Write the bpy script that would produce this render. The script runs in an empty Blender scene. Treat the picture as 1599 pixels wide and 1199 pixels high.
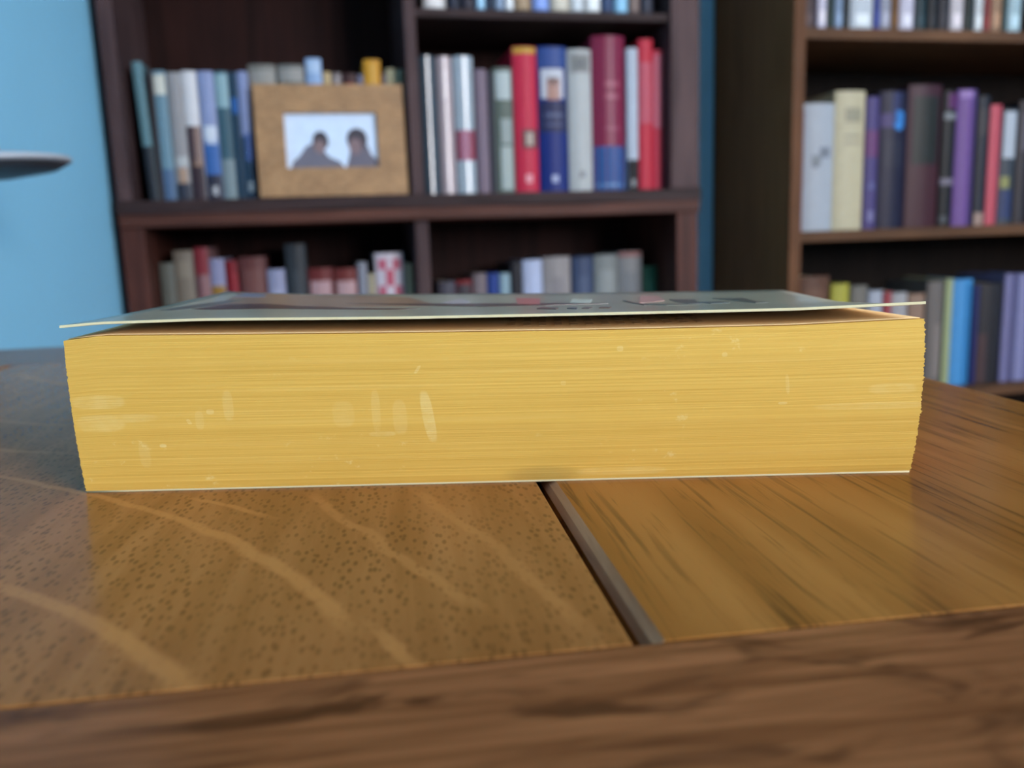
import bpy, bmesh, math, random
import numpy as np
from mathutils import Vector, Matrix

# ------------------------------------------------------------------ camera, light, exposure
scene = bpy.context.scene
COL = scene.collection
H_TABLE = 0.55                      # height of the oak table top above the floor
CAM_Z = H_TABLE + 0.0515
PITCH, ROLL = math.radians(9.8), math.radians(2.0)
cam_d = bpy.data.cameras.new('camera')
cam = bpy.data.objects.new('camera', cam_d)
COL.objects.link(cam)
fwd = Vector((0, math.cos(PITCH), -math.sin(PITCH)))
rgt = Vector((1, 0, 0))
upv = rgt.cross(fwd)
R_ = rgt * math.cos(ROLL) - upv * math.sin(ROLL)
U_ = upv * math.cos(ROLL) + rgt * math.sin(ROLL)
rot = Matrix((R_, U_, -fwd)).transposed()
cam.matrix_world = Matrix.Translation((0, 0, CAM_Z)) @ rot.to_4x4()
cam_d.sensor_fit = 'HORIZONTAL'
cam_d.sensor_width = 36.0
cam_d.lens = 1300.0 / 1599.0 * 36.0
cam_d.clip_start = 0.01
cam_d.clip_end = 50
cam_d.dof.use_dof = True
cam_d.dof.focus_distance = 0.172
cam_d.dof.aperture_fstop = 15.5
scene.camera = cam

PSI = math.radians(12)              # the bookcase wall is turned 12 degrees to the camera
P0 = Vector((-0.1573, 1.4, 0.0))    # point on the floor under the left bookcase front
UU = Vector((math.cos(PSI), math.sin(PSI), 0))
VV = Vector((-math.sin(PSI), math.cos(PSI), 0))
def room(u, v, z=0.0):              # room frame: u along the wall, v towards it, z above the floor
    return P0 + UU * u + VV * v + Vector((0, 0, z))

scene.view_settings.view_transform = 'Standard'
scene.view_settings.look = 'None'
scene.view_settings.gamma = 1.0
scene.view_settings.use_curve_mapping = False
scene.view_settings.exposure = 0.0
w = bpy.data.worlds.new('daylight')
scene.world = w
w.use_nodes = True
w.node_tree.nodes['Background'].inputs[0].default_value = (0.55, 0.72, 1.0, 1)
w.node_tree.nodes['Background'].inputs[1].default_value = 1.0

WALL_V, REAR_V, LEFT_U, RIGHT_U, CEIL = 0.26, -4.0, -0.461, 3.0, 2.6
WIN = (1.25, 2.75, 0.75, 2.15)     # window in the rear wall: u0, u1, z0, z1
ld = bpy.data.lights.new('window_daylight', 'AREA')
ld.shape = 'RECTANGLE'
ld.size, ld.size_y = WIN[1] - WIN[0], WIN[3] - WIN[2]
ld.energy = 262
ld.color = (1.0, 0.945, 0.95)
lo = bpy.data.objects.new('window_daylight', ld)
COL.objects.link(lo)
lo.location = room((WIN[0] + WIN[1]) / 2, REAR_V - 0.16, (WIN[2] + WIN[3]) / 2)
lo.rotation_euler = (math.radians(90), 0, PSI)   # faces +v, into the room

# ------------------------------------------------------------------ helpers
def lin(c):
    def f(x):
        x /= 255.0
        return x / 12.92 if x <= 0.04045 else ((x + 0.055) / 1.055) ** 2.4
    return (f(c[0]), f(c[1]), f(c[2]), 1.0)

class NT:
    def __init__(s, name):
        s.m = bpy.data.materials.new(name)
        s.m.use_nodes = True
        s.t = s.m.node_tree
        s.b = s.t.nodes['Principled BSDF']
        s.o = s.t.nodes['Material Output']
    def n(s, typ, **kw):
        x = s.t.nodes.new(typ)
        for k, v in kw.items():
            setattr(x, k, v)
        return x
    def l(s, a, b):
        s.t.links.new(a, b)
    def val(s, sock, v):
        if isinstance(v, (int, float, tuple)):
            sock.default_value = v
        else:
            s.l(v, sock)
    def math(s, op, a, b=None, c=None, clamp=False):
        x = s.n('ShaderNodeMath', operation=op, use_clamp=clamp)
        s.val(x.inputs[0], a)
        if b is not None: s.val(x.inputs[1], b)
        if c is not None: s.val(x.inputs[2], c)
        return x.outputs[0]
    def mix(s, f, a, b, mode='MIX'):
        x = s.n('ShaderNodeMix', data_type='RGBA', blend_type=mode)
        s.val(x.inputs[0], f); s.val(x.inputs[6], a); s.val(x.inputs[7], b)
        return x.outputs[2]
    def coord(s, scale=(1, 1, 1), loc=(0, 0, 0)):
        tc = s.n('ShaderNodeTexCoord')
        mp = s.n('ShaderNodeMapping')
        mp.inputs['Scale'].default_value = scale
        mp.inputs['Location'].default_value = loc
        s.l(tc.outputs['Object'], mp.inputs[0])
        return mp.outputs[0]
    def noise(s, vec, scale=1.0, detail=3.0, rough=0.55, dist=0.0):
        x = s.n('ShaderNodeTexNoise')
        x.inputs['Scale'].default_value = scale
        x.inputs['Detail'].default_value = detail
        x.inputs['Roughness'].default_value = rough
        x.inputs['Distortion'].default_value = dist
        s.l(vec, x.inputs['Vector'])
        return x.outputs['Fac']
    def ramp(s, f, lo_, hi_, a=0.0, b=1.0):
        x = s.n('ShaderNodeMapRange', clamp=True, interpolation_type='SMOOTHSTEP')
        s.l(f, x.inputs[0])
        for i, v in enumerate((lo_, hi_, a, b)):
            x.inputs[i + 1].default_value = v
        return x.outputs[0]
    def bump(s, hgt, strength, dist):
        x = s.n('ShaderNodeBump')
        x.inputs['Strength'].default_value = strength
        x.inputs['Distance'].default_value = dist
        s.l(hgt, x.inputs['Height'])
        s.l(x.outputs[0], s.b.inputs['Normal'])
    def done(s, col, rough, coat=0.0, coat_rough=0.1, spec=0.5, metal=0.0):
        s.val(s.b.inputs['Base Color'], col)
        s.val(s.b.inputs['Roughness'], rough)
        s.b.inputs['Coat Weight'].default_value = coat
        s.b.inputs['Coat Roughness'].default_value = coat_rough
        s.b.inputs['Specular IOR Level'].default_value = spec
        s.b.inputs['Metallic'].default_value = metal
        return s.m

_plain = {}
def plain(c, rough=0.5, spec=0.5, var=0.12, coat=0.0, metal=0.0, scale=60):
    key = (c, rough, spec, var, coat, metal, scale)
    if key not in _plain:
        t = NT('paint_%d_%d_%d' % c)
        v = t.noise(t.coord(), scale, 3)
        a = lin(c)
        lo_ = tuple(x * (1 - var) for x in a[:3]) + (1,)
        hi_ = tuple(min(1, x * (1 + var)) for x in a[:3]) + (1,)
        _plain[key] = t.done(t.mix(v, lo_, hi_), rough, coat, 0.15, spec, metal)
    return _plain[key]

def wood(name, dark, light, axis=0, fine=90, rough=0.4, coat=0.2, seed=0.0, spec=0.3):
    t = NT(name)
    sc = [fine, fine, fine]; sc[axis] = fine * 0.06
    g = t.noise(t.coord(tuple(sc), (seed, seed * 2, seed)), 1.0, 4, 0.6, 0.4)
    big = t.noise(t.coord((5, 5, 5), (seed, 0, 0)), 1.0, 2)
    f = t.math('ADD', t.math('MULTIPLY', g, 0.7), t.math('MULTIPLY', big, 0.3))
    c = t.mix(t.ramp(f, 0.3, 0.72), lin(dark), lin(light))
    t.bump(g, 0.15, 0.0006)
    return t.done(c, rough, coat, 0.25, spec)

def mesh_obj(name, verts, faces, mat=None, parent=None, smooth=False):
    me = bpy.data.meshes.new(name)
    me.from_pydata([tuple(v) for v in verts], [], faces)
    me.validate()
    bm = bmesh.new(); bm.from_mesh(me)
    bmesh.ops.recalc_face_normals(bm, faces=bm.faces)
    bm.to_mesh(me); bm.free()
    if smooth:
        for p in me.polygons: p.use_smooth = True
    if mat: me.materials.append(mat)
    o = bpy.data.objects.new(name, me)
    COL.objects.link(o)
    if parent: o.parent = parent
    return o

def bm_obj(name, bm, mat=None, parent=None, smooth=False):
    me = bpy.data.meshes.new(name)
    bmesh.ops.recalc_face_normals(bm, faces=bm.faces)
    bm.to_mesh(me); bm.free()
    if smooth:
        for p in me.polygons: p.use_smooth = True
    if mat: me.materials.append(mat)
    o = bpy.data.objects.new(name, me)
    COL.objects.link(o)
    if parent: o.parent = parent
    return o

def box(bm, x0, x1, y0, y1, z0, z1, bev=0.0):
    r = bmesh.ops.create_cube(bm, size=1.0)
    vs = r['verts']
    for v in vs:
        v.co = Vector(((x0 + x1) / 2 + v.co.x * (x1 - x0), (y0 + y1) / 2 + v.co.y * (y1 - y0), (z0 + z1) / 2 + v.co.z * (z1 - z0)))
    if bev > 0:
        es = {e for v in vs for e in v.link_edges}
        bmesh.ops.bevel(bm, geom=list(es), offset=bev, segments=2, affect='EDGES', profile=0.5)

def boxo(name, b, mat, parent=None, bev=0.0):
    bm = bmesh.new(); box(bm, *b, bev=bev)
    return bm_obj(name, bm, mat, parent)

def lathe(bm, prof, seg=32, center=(0, 0, 0)):
    rings = []
    for (r, z) in prof:
        rings.append([bm.verts.new((center[0] + r * math.cos(2 * math.pi * k / seg), center[1] + r * math.sin(2 * math.pi * k / seg), center[2] + z)) for k in range(seg)])
    for a, b in zip(rings, rings[1:]):
        for k in range(seg):
            bm.faces.new((a[k], a[(k + 1) % seg], b[(k + 1) % seg], b[k]))
    bm.faces.new(rings[0]); bm.faces.new(rings[-1])

def empty(name, loc, rz=0.0, ry=0.0):
    o = bpy.data.objects.new(name, None)
    o.empty_display_size = 0.05
    o.location = loc
    o.rotation_euler = (0, ry, rz)
    COL.objects.link(o)
    return o

def tag(o, label, cat, group=None):
    o['label'] = label; o['category'] = cat
    if group: o['group'] = group
    return o

def struct(o):
    o['kind'] = 'structure'
    return o

def interp(xs, ys, x):
    if x <= xs[0]: return ys[0]
    for i in range(len(xs) - 1):
        if x <= xs[i + 1]:
            t = (x - xs[i]) / (xs[i + 1] - xs[i])
            return ys[i] * (1 - t) + ys[i + 1] * t
    return ys[-1]

# ------------------------------------------------------------------ the room
def wall_mat():
    t = NT('blue_wall_paint')
    n1 = t.noise(t.coord((3, 3, 3)), 1.0, 2)
    n2 = t.noise(t.coord((350, 350, 350)), 1.0, 2)
    t.bump(n2, 0.08, 0.0005)
    return t.done(t.mix(n1, lin((132, 196, 228)), lin((140, 202, 232))), 0.6)
M_WALL = wall_mat()
M_CEIL = plain((225, 223, 216), 0.8)
M_FLOOR = wood('floor_boards', (92, 62, 38), (132, 92, 58), 1, 40, 0.4, 0.2)
M_WHITE = plain((228, 228, 224), 0.4)

def shell(name, b, mat):
    o = boxo(name, b, mat)
    o.location = P0; o.rotation_euler = (0, 0, PSI)
    return struct(o)
shell('floor', (LEFT_U, RIGHT_U, REAR_V, WALL_V, -0.05, 0), M_FLOOR)
shell('ceiling', (LEFT_U, RIGHT_U, REAR_V, WALL_V, CEIL, CEIL + 0.05), M_CEIL)
shell('wall_back', (LEFT_U - .1, RIGHT_U + .1, WALL_V, WALL_V + 0.1, 0, CEIL), M_WALL)
shell('wall_left', (LEFT_U - .1, LEFT_U, REAR_V, WALL_V, 0, CEIL), M_WALL)
shell('wall_right', (RIGHT_U, RIGHT_U + .1, REAR_V, WALL_V, 0, CEIL), M_WALL)
bm = bmesh.new()
for b in ((LEFT_U - .1, WIN[0], 0, CEIL), (WIN[1], RIGHT_U + .1, 0, CEIL), (WIN[0], WIN[1], 0, WIN[2]), (WIN[0], WIN[1], WIN[3], CEIL)):
    box(bm, b[0], b[1], REAR_V - 0.1, REAR_V, b[2], b[3])
o = bm_obj('wall_rear', bm, M_WALL); o.location = P0; o.rotation_euler = (0, 0, PSI); struct(o)
shell('baseboard_back', (LEFT_U, RIGHT_U, WALL_V - 0.015, WALL_V, 0, 0.10), M_WHITE)
bm = bmesh.new()
um = (WIN[0] + WIN[1]) / 2; zm = (WIN[2] + WIN[3]) / 2
for b in ((WIN[0], WIN[1], WIN[2], WIN[2] + .05), (WIN[0], WIN[1], WIN[3] - .05, WIN[3]), (WIN[0], WIN[0] + .05, WIN[2], WIN[3]), (WIN[1] - .05, WIN[1], WIN[2], WIN[3]), (um - .025, um + .025, WIN[2], WIN[3]), (WIN[0], WIN[1], zm - .02, zm + .02)):
    box(bm, b[0], b[1], REAR_V - 0.08, REAR_V - 0.02, b[2], b[3])
win = bm_obj('window_1', bm, M_WHITE); win.location = P0; win.rotation_euler = (0, 0, PSI); struct(win)
g = NT('window_glass')
tr = g.n('ShaderNodeBsdfTransparent'); gl = g.n('ShaderNodeBsdfGlossy'); gl.inputs['Roughness'].default_value = 0.02
mx = g.n('ShaderNodeMixShader'); mx.inputs[0].default_value = 0.06
g.l(tr.outputs[0], mx.inputs[1]); g.l(gl.outputs[0], mx.inputs[2]); g.l(mx.outputs[0], g.o.inputs[0])
boxo('pane', (WIN[0] + .04, WIN[1] - .04, REAR_V - 0.055, REAR_V - 0.05, WIN[2] + .04, WIN[3] - .04), g.m, win)

# ------------------------------------------------------------------ the bookcases (local frame: x = u, y = v, z above floor)
ZC = CAM_Z
M_DARK = wood('dark_stained_wood', (33, 23, 24), (62, 46, 46), 0, 70, 0.6, 0.0, 0, 0.15)
M_DARKV = wood('dark_stained_wood_upright', (54, 40, 42), (88, 68, 68), 2, 70, 0.6, 0.0, 3, 0.15)
M_RED = wood('red_brown_wood', (58, 32, 26), (92, 56, 46), 0, 70, 0.55, 0.0, 5, 0.15)
M_REDV = wood('red_brown_wood_upright', (52, 28, 24), (84, 48, 40), 2, 70, 0.55, 0.0, 7, 0.15)
M_BACK = wood('bookcase_back_panel', (24, 12, 11), (46, 25, 22), 2, 50, 0.7, 0.0, 9, 0.1)  # near-black: the shade inside the shelves is put into this colour

lc = empty('bookcase', room(0, 0, 0), PSI)
tag(lc, 'dark stained bookcase in two stacked units against the blue wall', 'bookcase')
def part(name, b, mat, bev=0.0015):
    return boxo(name, b, mat, lc, bev)
zU, zT = ZC + 0.058, 1.85
part('side_panel', (-0.447, -0.424, 0.0, 0.25, zU + .021, zT), M_DARKV)
part('side_panel', (0.458, 0.511, 0.0, 0.25, zU + .021, zT), M_DARKV)
part('base_board', (-0.449, 0.513, -0.004, 0.25, zU, zU + .021), M_DARK)
part('top_board', (-0.452, 0.519, -0.006, 0.25, zT, zT + .025), M_DARK)
part('back_panel', (-0.447, 0.511, 0.25, 0.257, zU, zT), M_BACK)
part('divider', (0.006, 0.025, 0.004, 0.25, zU + .021, zT), M_DARKV)
part('shelf', (0.025, 0.458, 0.008, 0.25, ZC + .357, ZC + .371), M_DARK)
part('shelf', (0.025, 0.458, 0.008, 0.25, ZC + .66, ZC + .674), M_DARK)
part('shelf', (0.025, 0.458, 0.008, 0.25, ZC + .95, ZC + .964), M_DARK)
part('shelf', (-0.424, 0.006, 0.008, 0.25, ZC + .52, ZC + .534), M_DARK)
part('shelf', (-0.424, 0.006, 0.008, 0.25, ZC + .86, ZC + .874), M_DARK)
# lower unit
part('lower_top_rail', (-0.446, 0.508, -0.01, 0.25, ZC + .038, zU - .0005), M_RED)
part('lower_side_panel', (-0.446, -0.412, -0.006, 0.25, 0.0, ZC + .038), M_REDV)
part('lower_side_panel', (0.466, 0.506, -0.006, 0.25, 0.0, ZC + .038), M_REDV)
part('lower_divider', (0.007, 0.029, 0.004, 0.25, 0.08, ZC + .038), M_DARKV)
part('lower_back_panel', (-0.446, 0.506, 0.25, 0.257, 0.0, zU), M_BACK)
for z in (ZC - .215, 0.095):
    for a, b in ((-0.412, 0.007), (0.029, 0.466)):
        part('lower_shelf', (a, b, 0.004, 0.25, z - .016, z), M_DARK)
part('plinth', (-0.412, 0.466, 0.01, 0.03, 0.0, 0.079), M_RED)

M_RC = wood('brown_wood', (62, 42, 28), (98, 68, 46), 0, 60, 0.6, 0.0, 11, 0.12)
M_RCV = wood('brown_wood_upright', (70, 44, 27), (106, 70, 46), 2, 60, 0.6, 0.0, 13, 0.12)
M_RCB = wood('brown_back_panel', (16, 11, 9), (26, 19, 15), 2, 50, 0.7, 0.0, 15, 0.1)  # darker than the case wood, painting in the shadow behind the books
rc = empty('bookcase', room(0.66, -0.05, 0), PSI)
tag(rc, 'mid brown open bookcase on the right, beside the dark one', 'bookcase')
def rpart(name, b, mat, bev=0.0015):
    return boxo(name, b, mat, rc, bev)
RW = 0.92
M_RSIDE = wood('brown_side_brightened', (112, 70, 38), (138, 90, 54), 2, 60, 0.6, 0.0, 17, 0.12)  # same wood, colour lifted and reddened to offset dim bluish light on the side
for a in (0, RW - .022):
    rpart('side_panel', (a, a + .022, 0.0032, 0.30, 0, 1.9), M_RSIDE, 0.0005)
    rpart('edge_strip', (a, a + .022, 0, 0.003, 0, 1.9), M_RCV, 0.0005)
rpart('back_panel', (0.0, RW, 0.30, 0.306, 0, 1.9), M_RCB)
rpart('top_board', (-0.008, RW + .008, -0.008, 0.30, 1.9, 1.925), M_RC)
Z_RM, Z_RH, Z_RL = ZC - .003, ZC + .340, ZC - .31
for z in (Z_RM, Z_RH, Z_RL, ZC + .66, ZC + .96):
    rpart('shelf', (0.022, RW - .022, 0.004, 0.30, z - .019, z), M_RC)
rpart('plinth', (0.022, RW - .022, 0.012, 0.03, 0, 0.07), M_RC)
rpart('shelf', (0.022, RW - .022, 0.004, 0.30, 0.071, 0.09), M_RC)

# ------------------------------------------------------------------ books on the shelves
M_PAGES = plain((205, 196, 172), 0.85, 0.2)
rnd = random.Random(4)

def spine_arc(w, b, k):             # k in -1..1 across the spine
    return k * w / 2, b * k * k

def shelf_book(label, group, u, w, h, lean, v, zs, col, panels, depth=None, gloss=0.35, bulge=None, name='book'):
    d = depth or (0.12 + 0.2 * (h - 0.15))
    d = min(d, 0.245 - v)
    b = bulge if bulge is not None else min(0.006, w * 0.14)
    t = 0.0022 if w > 0.016 else 0.0008
    ln = math.radians(lean)
    th = empty(name, room(u + w / 2, v, zs + abs(math.sin(ln)) * w / 2 + 0.0003), PSI, ln)
    tag(th, label, 'book', group)
    ks = [-1 + 2 * i / 8 for i in range(9)]
    outer = [(-w / 2, d)] + [spine_arc(w, b, k) for k in ks] + [(w / 2, d)]
    wi = w - 2 * t
    inner = [(-wi / 2, d)] + [(k * wi / 2, b * k * k + t) for k in ks] + [(wi / 2, d)]
    n = len(outer)
    V = [(x, y, z) for z in (0, h) for ring in (outer, inner) for (x, y) in ring]
    F = []
    for i in range(n - 1):
        F.append((i, i + 1, 2 * n + i + 1, 2 * n + i))
        F.append((n + i, 3 * n + i, 3 * n + i + 1, n + i + 1))
        F.append((i, n + i, n + i + 1, i + 1))
        F.append((2 * n + i, 2 * n + i + 1, 3 * n + i + 1, 3 * n + i))
    F.append((0, 2 * n, 3 * n, n))
    F.append((n - 1, 2 * n - 1, 4 * n - 1, 3 * n - 1))
    col = tuple(int(c * .93) for c in col)
    mesh_obj('cover', V, F, plain(col, gloss, 0.5 if gloss < .3 else 0.15, 0.1), th)
    sq = 0.003 if t > 0.001 else 0.0004
    boxo('pages', (-wi / 2 + .0001, wi / 2 - .0001, b + t + .001, d - sq, sq, h - sq), M_PAGES, th)
    for (z0, z1, x0, x1, pc) in panels:
        m = 4
        fr, bk = [], []
        for i in range(m + 1):
            k = -1 + 2 * (x0 + (x1 - x0) * i / m)
            x, y = spine_arc(w, b, max(-0.99, min(0.99, k)))
            fr.append((x, y - 0.0005)); bk.append((x, y + 0.0003))
        PV = [(x, y, h * z) for z in (z0, z1) for ring in (fr, bk) for (x, y) in ring]
        q = m + 1
        PF = []
        for i in range(m):
            PF += [(i, i + 1, 2 * q + i + 1, 2 * q + i), (q + i, 3 * q + i, 3 * q + i + 1, q + i + 1), (i, q + i, q + i + 1, i + 1), (2 * q + i, 2 * q + i + 1, 3 * q + i + 1, 3 * q + i)]
        PF += [(0, 2 * q, 3 * q, q), (q - 1, 2 * q - 1, 4 * q - 1, 3 * q - 1)]
        mesh_obj('spine_panel', PV, PF, plain(tuple(int(c * .93) for c in pc), gloss, 0.5 if gloss < .3 else 0.15, 0.08), th)
    return th

def row(group, zs, v, items, lo_u, hi_u, tone=1.0):
    prev = lo_u
    for it in items:
        u, w, h, lean, col, panels, label = it[:7]
        col = tuple(int(c * tone) for c in col)
        panels = [(a, b, c, d, tuple(int(q * tone) for q in e)) for (a, b, c, d, e) in panels]
        opt = it[7] if len(it) > 7 else {}
        shift = h * math.tan(math.radians(lean))
        left = min(u, u + shift)
        if left < prev + 0.0006:
            dlt = prev + 0.0006 - left
            u += dlt
            w = max(0.005, w - dlt)
        over = max(u, u + shift) + w - hi_u + 0.001
        if over > 0: w -= over
        prev = max(u, u + shift) + w
        shelf_book(label, group, u, w, h, lean, opt.get('v', v), zs, col, panels, opt.get('depth'), opt.get('gloss', 0.45), opt.get('bulge'))

F = (0.0, 1.0)
A = [
 (-0.405, .014, .210, -1.8, (92, 128, 138), [(0, .4, 0.02, .98, (40, 48, 56))], 'thin teal book leaning at the far left of the shelf with the photo frame'),
 (-0.391, .007, .199, 0, (50, 42, 46), [], 'very thin dark book between the leaning teal book and a pale-capped one'),
 (-0.384, .019, .197, 0, (108, 140, 156), [(.82, .97, .05, .95, (205, 204, 192)), (.0, .25, .02, .98, (82, 108, 140))], 'teal blue book with a pale cream block at the top of its spine'),
 (-0.363, .021, .195, 0, (150, 148, 150), [(.0, .14, .02, .98, (52, 58, 72)), (.14, .26, .25, .8, (172, 142, 122)), (.27, .35, .1, .95, (180, 182, 184))], 'grey beige book with a white band low on its spine'),
 (-0.341, .021, .197, 0, (214, 212, 216), [(.0, .28, .02, .98, (56, 44, 52)), (.28, .58, .02, .5, (72, 58, 64)), (.28, .58, .5, .98, (134, 110, 104)), (.27, .33, .2, .9, (176, 140, 112))], 'white topped book with brown lower spine left of the photo frame'),
 (-0.318, .024, .197, 0, (140, 152, 190), [(.0, .2, .02, .98, (48, 50, 66)), (.2, .48, .05, .98, (62, 104, 168)), (.44, .58, .15, .9, (208, 214, 226)), (.04, .11, .35, .7, (182, 184, 190))], 'lavender blue book with a white patch halfway down the spine'),
 (-0.293, .021, .197, 0, (64, 94, 108), [(.72, .98, .05, .95, (140, 172, 180)), (.0, .32, .05, .95, (126, 142, 148))], 'dark teal book with pale teal top and grey foot'),
 (-0.271, .012, .196, 0, (26, 58, 80), [(.68, .8, .1, .9, (36, 92, 160))], 'thin deep teal book with a bright blue spot'),
 (-0.258, .015, .197, 0, (134, 146, 184), [(.0, .5, .02, .98, (36, 64, 88)), (.3, .52, .3, .9, (76, 100, 160)), (.06, .14, .3, .8, (160, 176, 186))], 'lavender book with dark blue foot touching the photo frame'),
 (-0.242, .043, .211, 0, (120, 118, 112), [(.86, .96, .05, .95, (150, 148, 142))], 'thick taupe grey book behind the left corner of the photo frame'),
 (-0.196, .041, .211, 0, (116, 116, 112), [(.88, .97, .05, .95, (152, 150, 146))], 'second thick taupe grey book behind the photo frame'),
 (-0.152, .025, .221, 0, (148, 176, 214), [(.9, .98, .1, .9, (176, 198, 226))], 'pale blue book standing tallest behind the photo frame'),
 (-0.125, .012, .200, 0, (196, 172, 128), [], 'thin tan book behind the frame beside the pale blue one'),
 (-0.111, .015, .199, 0, (124, 112, 112), [(.85, .97, .3, .7, (166, 158, 156))], 'grey brown book behind the middle of the photo frame'),
 (-0.094, .022, .198, 0, (66, 42, 42), [(.84, .92, .2, .8, (190, 72, 80))], 'dark book with a small red mark behind the photo frame'),
 (-0.070, .009, .196, 0, (112, 112, 134), [], 'thin grey lavender book left of the golden one behind the frame'),
 (-0.059, .027, .220, 0, (204, 148, 50), [(.55, .97, .42, .58, (222, 178, 92))], 'golden orange book rising behind the photo frame'),
 (-0.030, .007, .198, 0, (108, 98, 104), [], 'very thin grey book right of the golden orange book'),
 (-0.0225, .015, .206, 0, (184, 176, 142), [], 'cream book at the right corner of the photo frame'),
 (-0.0065, .0115, .205, 0, (142, 140, 120), [], 'greenish grey book squeezed against the bookcase divider'),
]
A = [it if i < 9 else it[:7] + ({'v': .046},) for i, it in enumerate(A)]
row('books on the shelf with the photo frame', ZC + .079, 0.03, A, -0.424, 0.0058)

B = [
 (.028, .028, .224, 0, (64, 78, 90), [], 'dark slate book standing next to the bookcase divider', {'gloss': .12, 'bulge': .008}),
 (.058, .026, .223, 0, (176, 160, 164), [(.7, .9, .3, .7, (190, 176, 180))], 'pinkish white book second from the divider on the middle shelf', {'gloss': .12, 'bulge': .008}),
 (.086, .034, .224, 0, (168, 180, 190), [(.25, .47, .04, .98, (150, 66, 84)), (.25, .47, .3, .5, (190, 130, 150))], 'pale blue book with a dusky red band across its spine', {'gloss': .12, 'bulge': .009}),
 (.122, .020, .203, 0, (124, 108, 122), [], 'mauve grey book right of the red-banded pale blue one'),
 (.143, .010, .199, 0, (50, 50, 60), [], 'thin charcoal book between the mauve and mottled green books'),
 (.154, .032, .206, 0, (96, 106, 98), [(.75, .97, .1, .9, (178, 188, 188)), (.4, .6, .3, .9, (150, 160, 158)), (.03, .38, .25, .9, (164, 174, 170))], 'mottled grey green and white book left of the bright red one'),
 (.188, .041, .240, 0, (190, 44, 70), [(.955, .995, .03, .97, (190, 150, 60)), (.31, .44, .3, .95, (104, 66, 70)), (.33, .42, .45, .8, (176, 160, 148)), (.07, .13, .4, .7, (226, 150, 160))], 'bright red book with a yellow cap and round grey emblem'),
 (.231, .051, .241, 0, (22, 40, 110), [(.86, .99, .03, .97, (52, 76, 136)), (.65, .85, .1, .88, (192, 194, 204)), (.64, .78, .3, .74, (170, 122, 104)), (.74, .79, .34, .7, (104, 74, 66)), (.42, .63, .03, .97, (40, 44, 78)), (.52, .55, .2, .85, (92, 98, 130)), (.46, .48, .2, .85, (84, 90, 124)), (.07, .12, .4, .62, (170, 178, 210))], 'navy blue book with a small portrait on its spine'),
 (.284, .042, .237, 0, (178, 180, 180), [(.84, .97, .1, .92, (140, 140, 138)), (.86, .94, .25, .8, (108, 110, 112)), (.1, .15, .42, .64, (132, 134, 136))], 'off-white book with a grey square near the top of its spine'),
 (.328, .060, .260, 0, (124, 40, 68), [(.0, .295, .03, .98, (46, 84, 140)), (.68, .71, .35, .8, (158, 84, 104)), (.6, .63, .35, .8, (158, 84, 104)), (.4, .42, .35, .8, (150, 76, 98)), (.03, .05, .1, .9, (110, 140, 180))], 'tallest maroon book with a blue lower spine', {'gloss': .32, 'bulge': .010}),
 (.390, .020, .240, 0, (176, 184, 198), [(.0, .22, .03, .98, (24, 22, 26)), (.03, .08, .3, .7, (140, 140, 144))], 'thin silvery white book with black foot between maroon and red'),
 (.412, .026, .255, 0, (186, 48, 66), [(.45, .85, .05, .95, (184, 84, 100))], 'tall red book left of the shorter red one on the middle shelf'),
 (.4385, .018, .237, 0, (194, 58, 78), [(.45, .97, .05, .95, (196, 104, 120))], 'shorter pinkish red book at the right end of the middle shelf'),
]
row('books on the middle shelf right of the divider', ZC + .079, 0.03, B, 0.0255, 0.4575)

Cc = [((196, 192, 190), 'off-white'), ((30, 34, 48), 'dark navy'), ((38, 36, 46), 'charcoal'), ((150, 190, 220), 'pale blue'), ((30, 40, 58), 'slim midnight'), ((120, 138, 160), 'slate grey'), ((212, 216, 220), 'white'), ((140, 120, 96), 'tan brown'), ((118, 142, 200), 'lavender blue'), ((178, 172, 158), 'cream grey'), ((180, 186, 190), 'pale silver'), ((206, 208, 208), 'bright white'), ((40, 58, 88), 'dark blue'), ((124, 172, 200), 'sky blue'), ((104, 88, 84), 'grey brown'), ((40, 44, 56), 'dark slate')]
Cw = [(.043, .036, .172), (.082, .020, .198), (.104, .024, .188), (.131, .013, .214), (.146, .014, .193), (.162, .015, .182), (.180, .012, .208), (.194, .029, .197), (.226, .028, .224), (.257, .034, .203), (.292, .023, .192), (.318, .026, .220), (.346, .022, .199), (.370, .023, .187), (.395, .020, .215), (.418, .021, .193)]
ordw = ['first', 'second', 'third', 'fourth', 'fifth', 'sixth', 'seventh', 'eighth', 'ninth', 'tenth', 'eleventh', 'twelfth', 'thirteenth', 'fourteenth', 'fifteenth', 'sixteenth', 'seventeenth', 'eighteenth', 'nineteenth', 'twentieth']
C = []
for i, ((c, cn), (u, w_, h)) in enumerate(zip(Cc, Cw)):
    lt = tuple(min(255, int(x * 1.15) + 10) for x in c)
    C.append((u, w_, h, 0, c, [(.04, .16, .2, .8, lt), (.6, .9, .25, .75, lt)], 'foot of a %s book, %s from the divider on the top shelf' % (cn, ordw[i])))
row('books on the top shelf of the dark bookcase', ZC + .371, 0.03, C, 0.0255, 0.4575)

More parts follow.
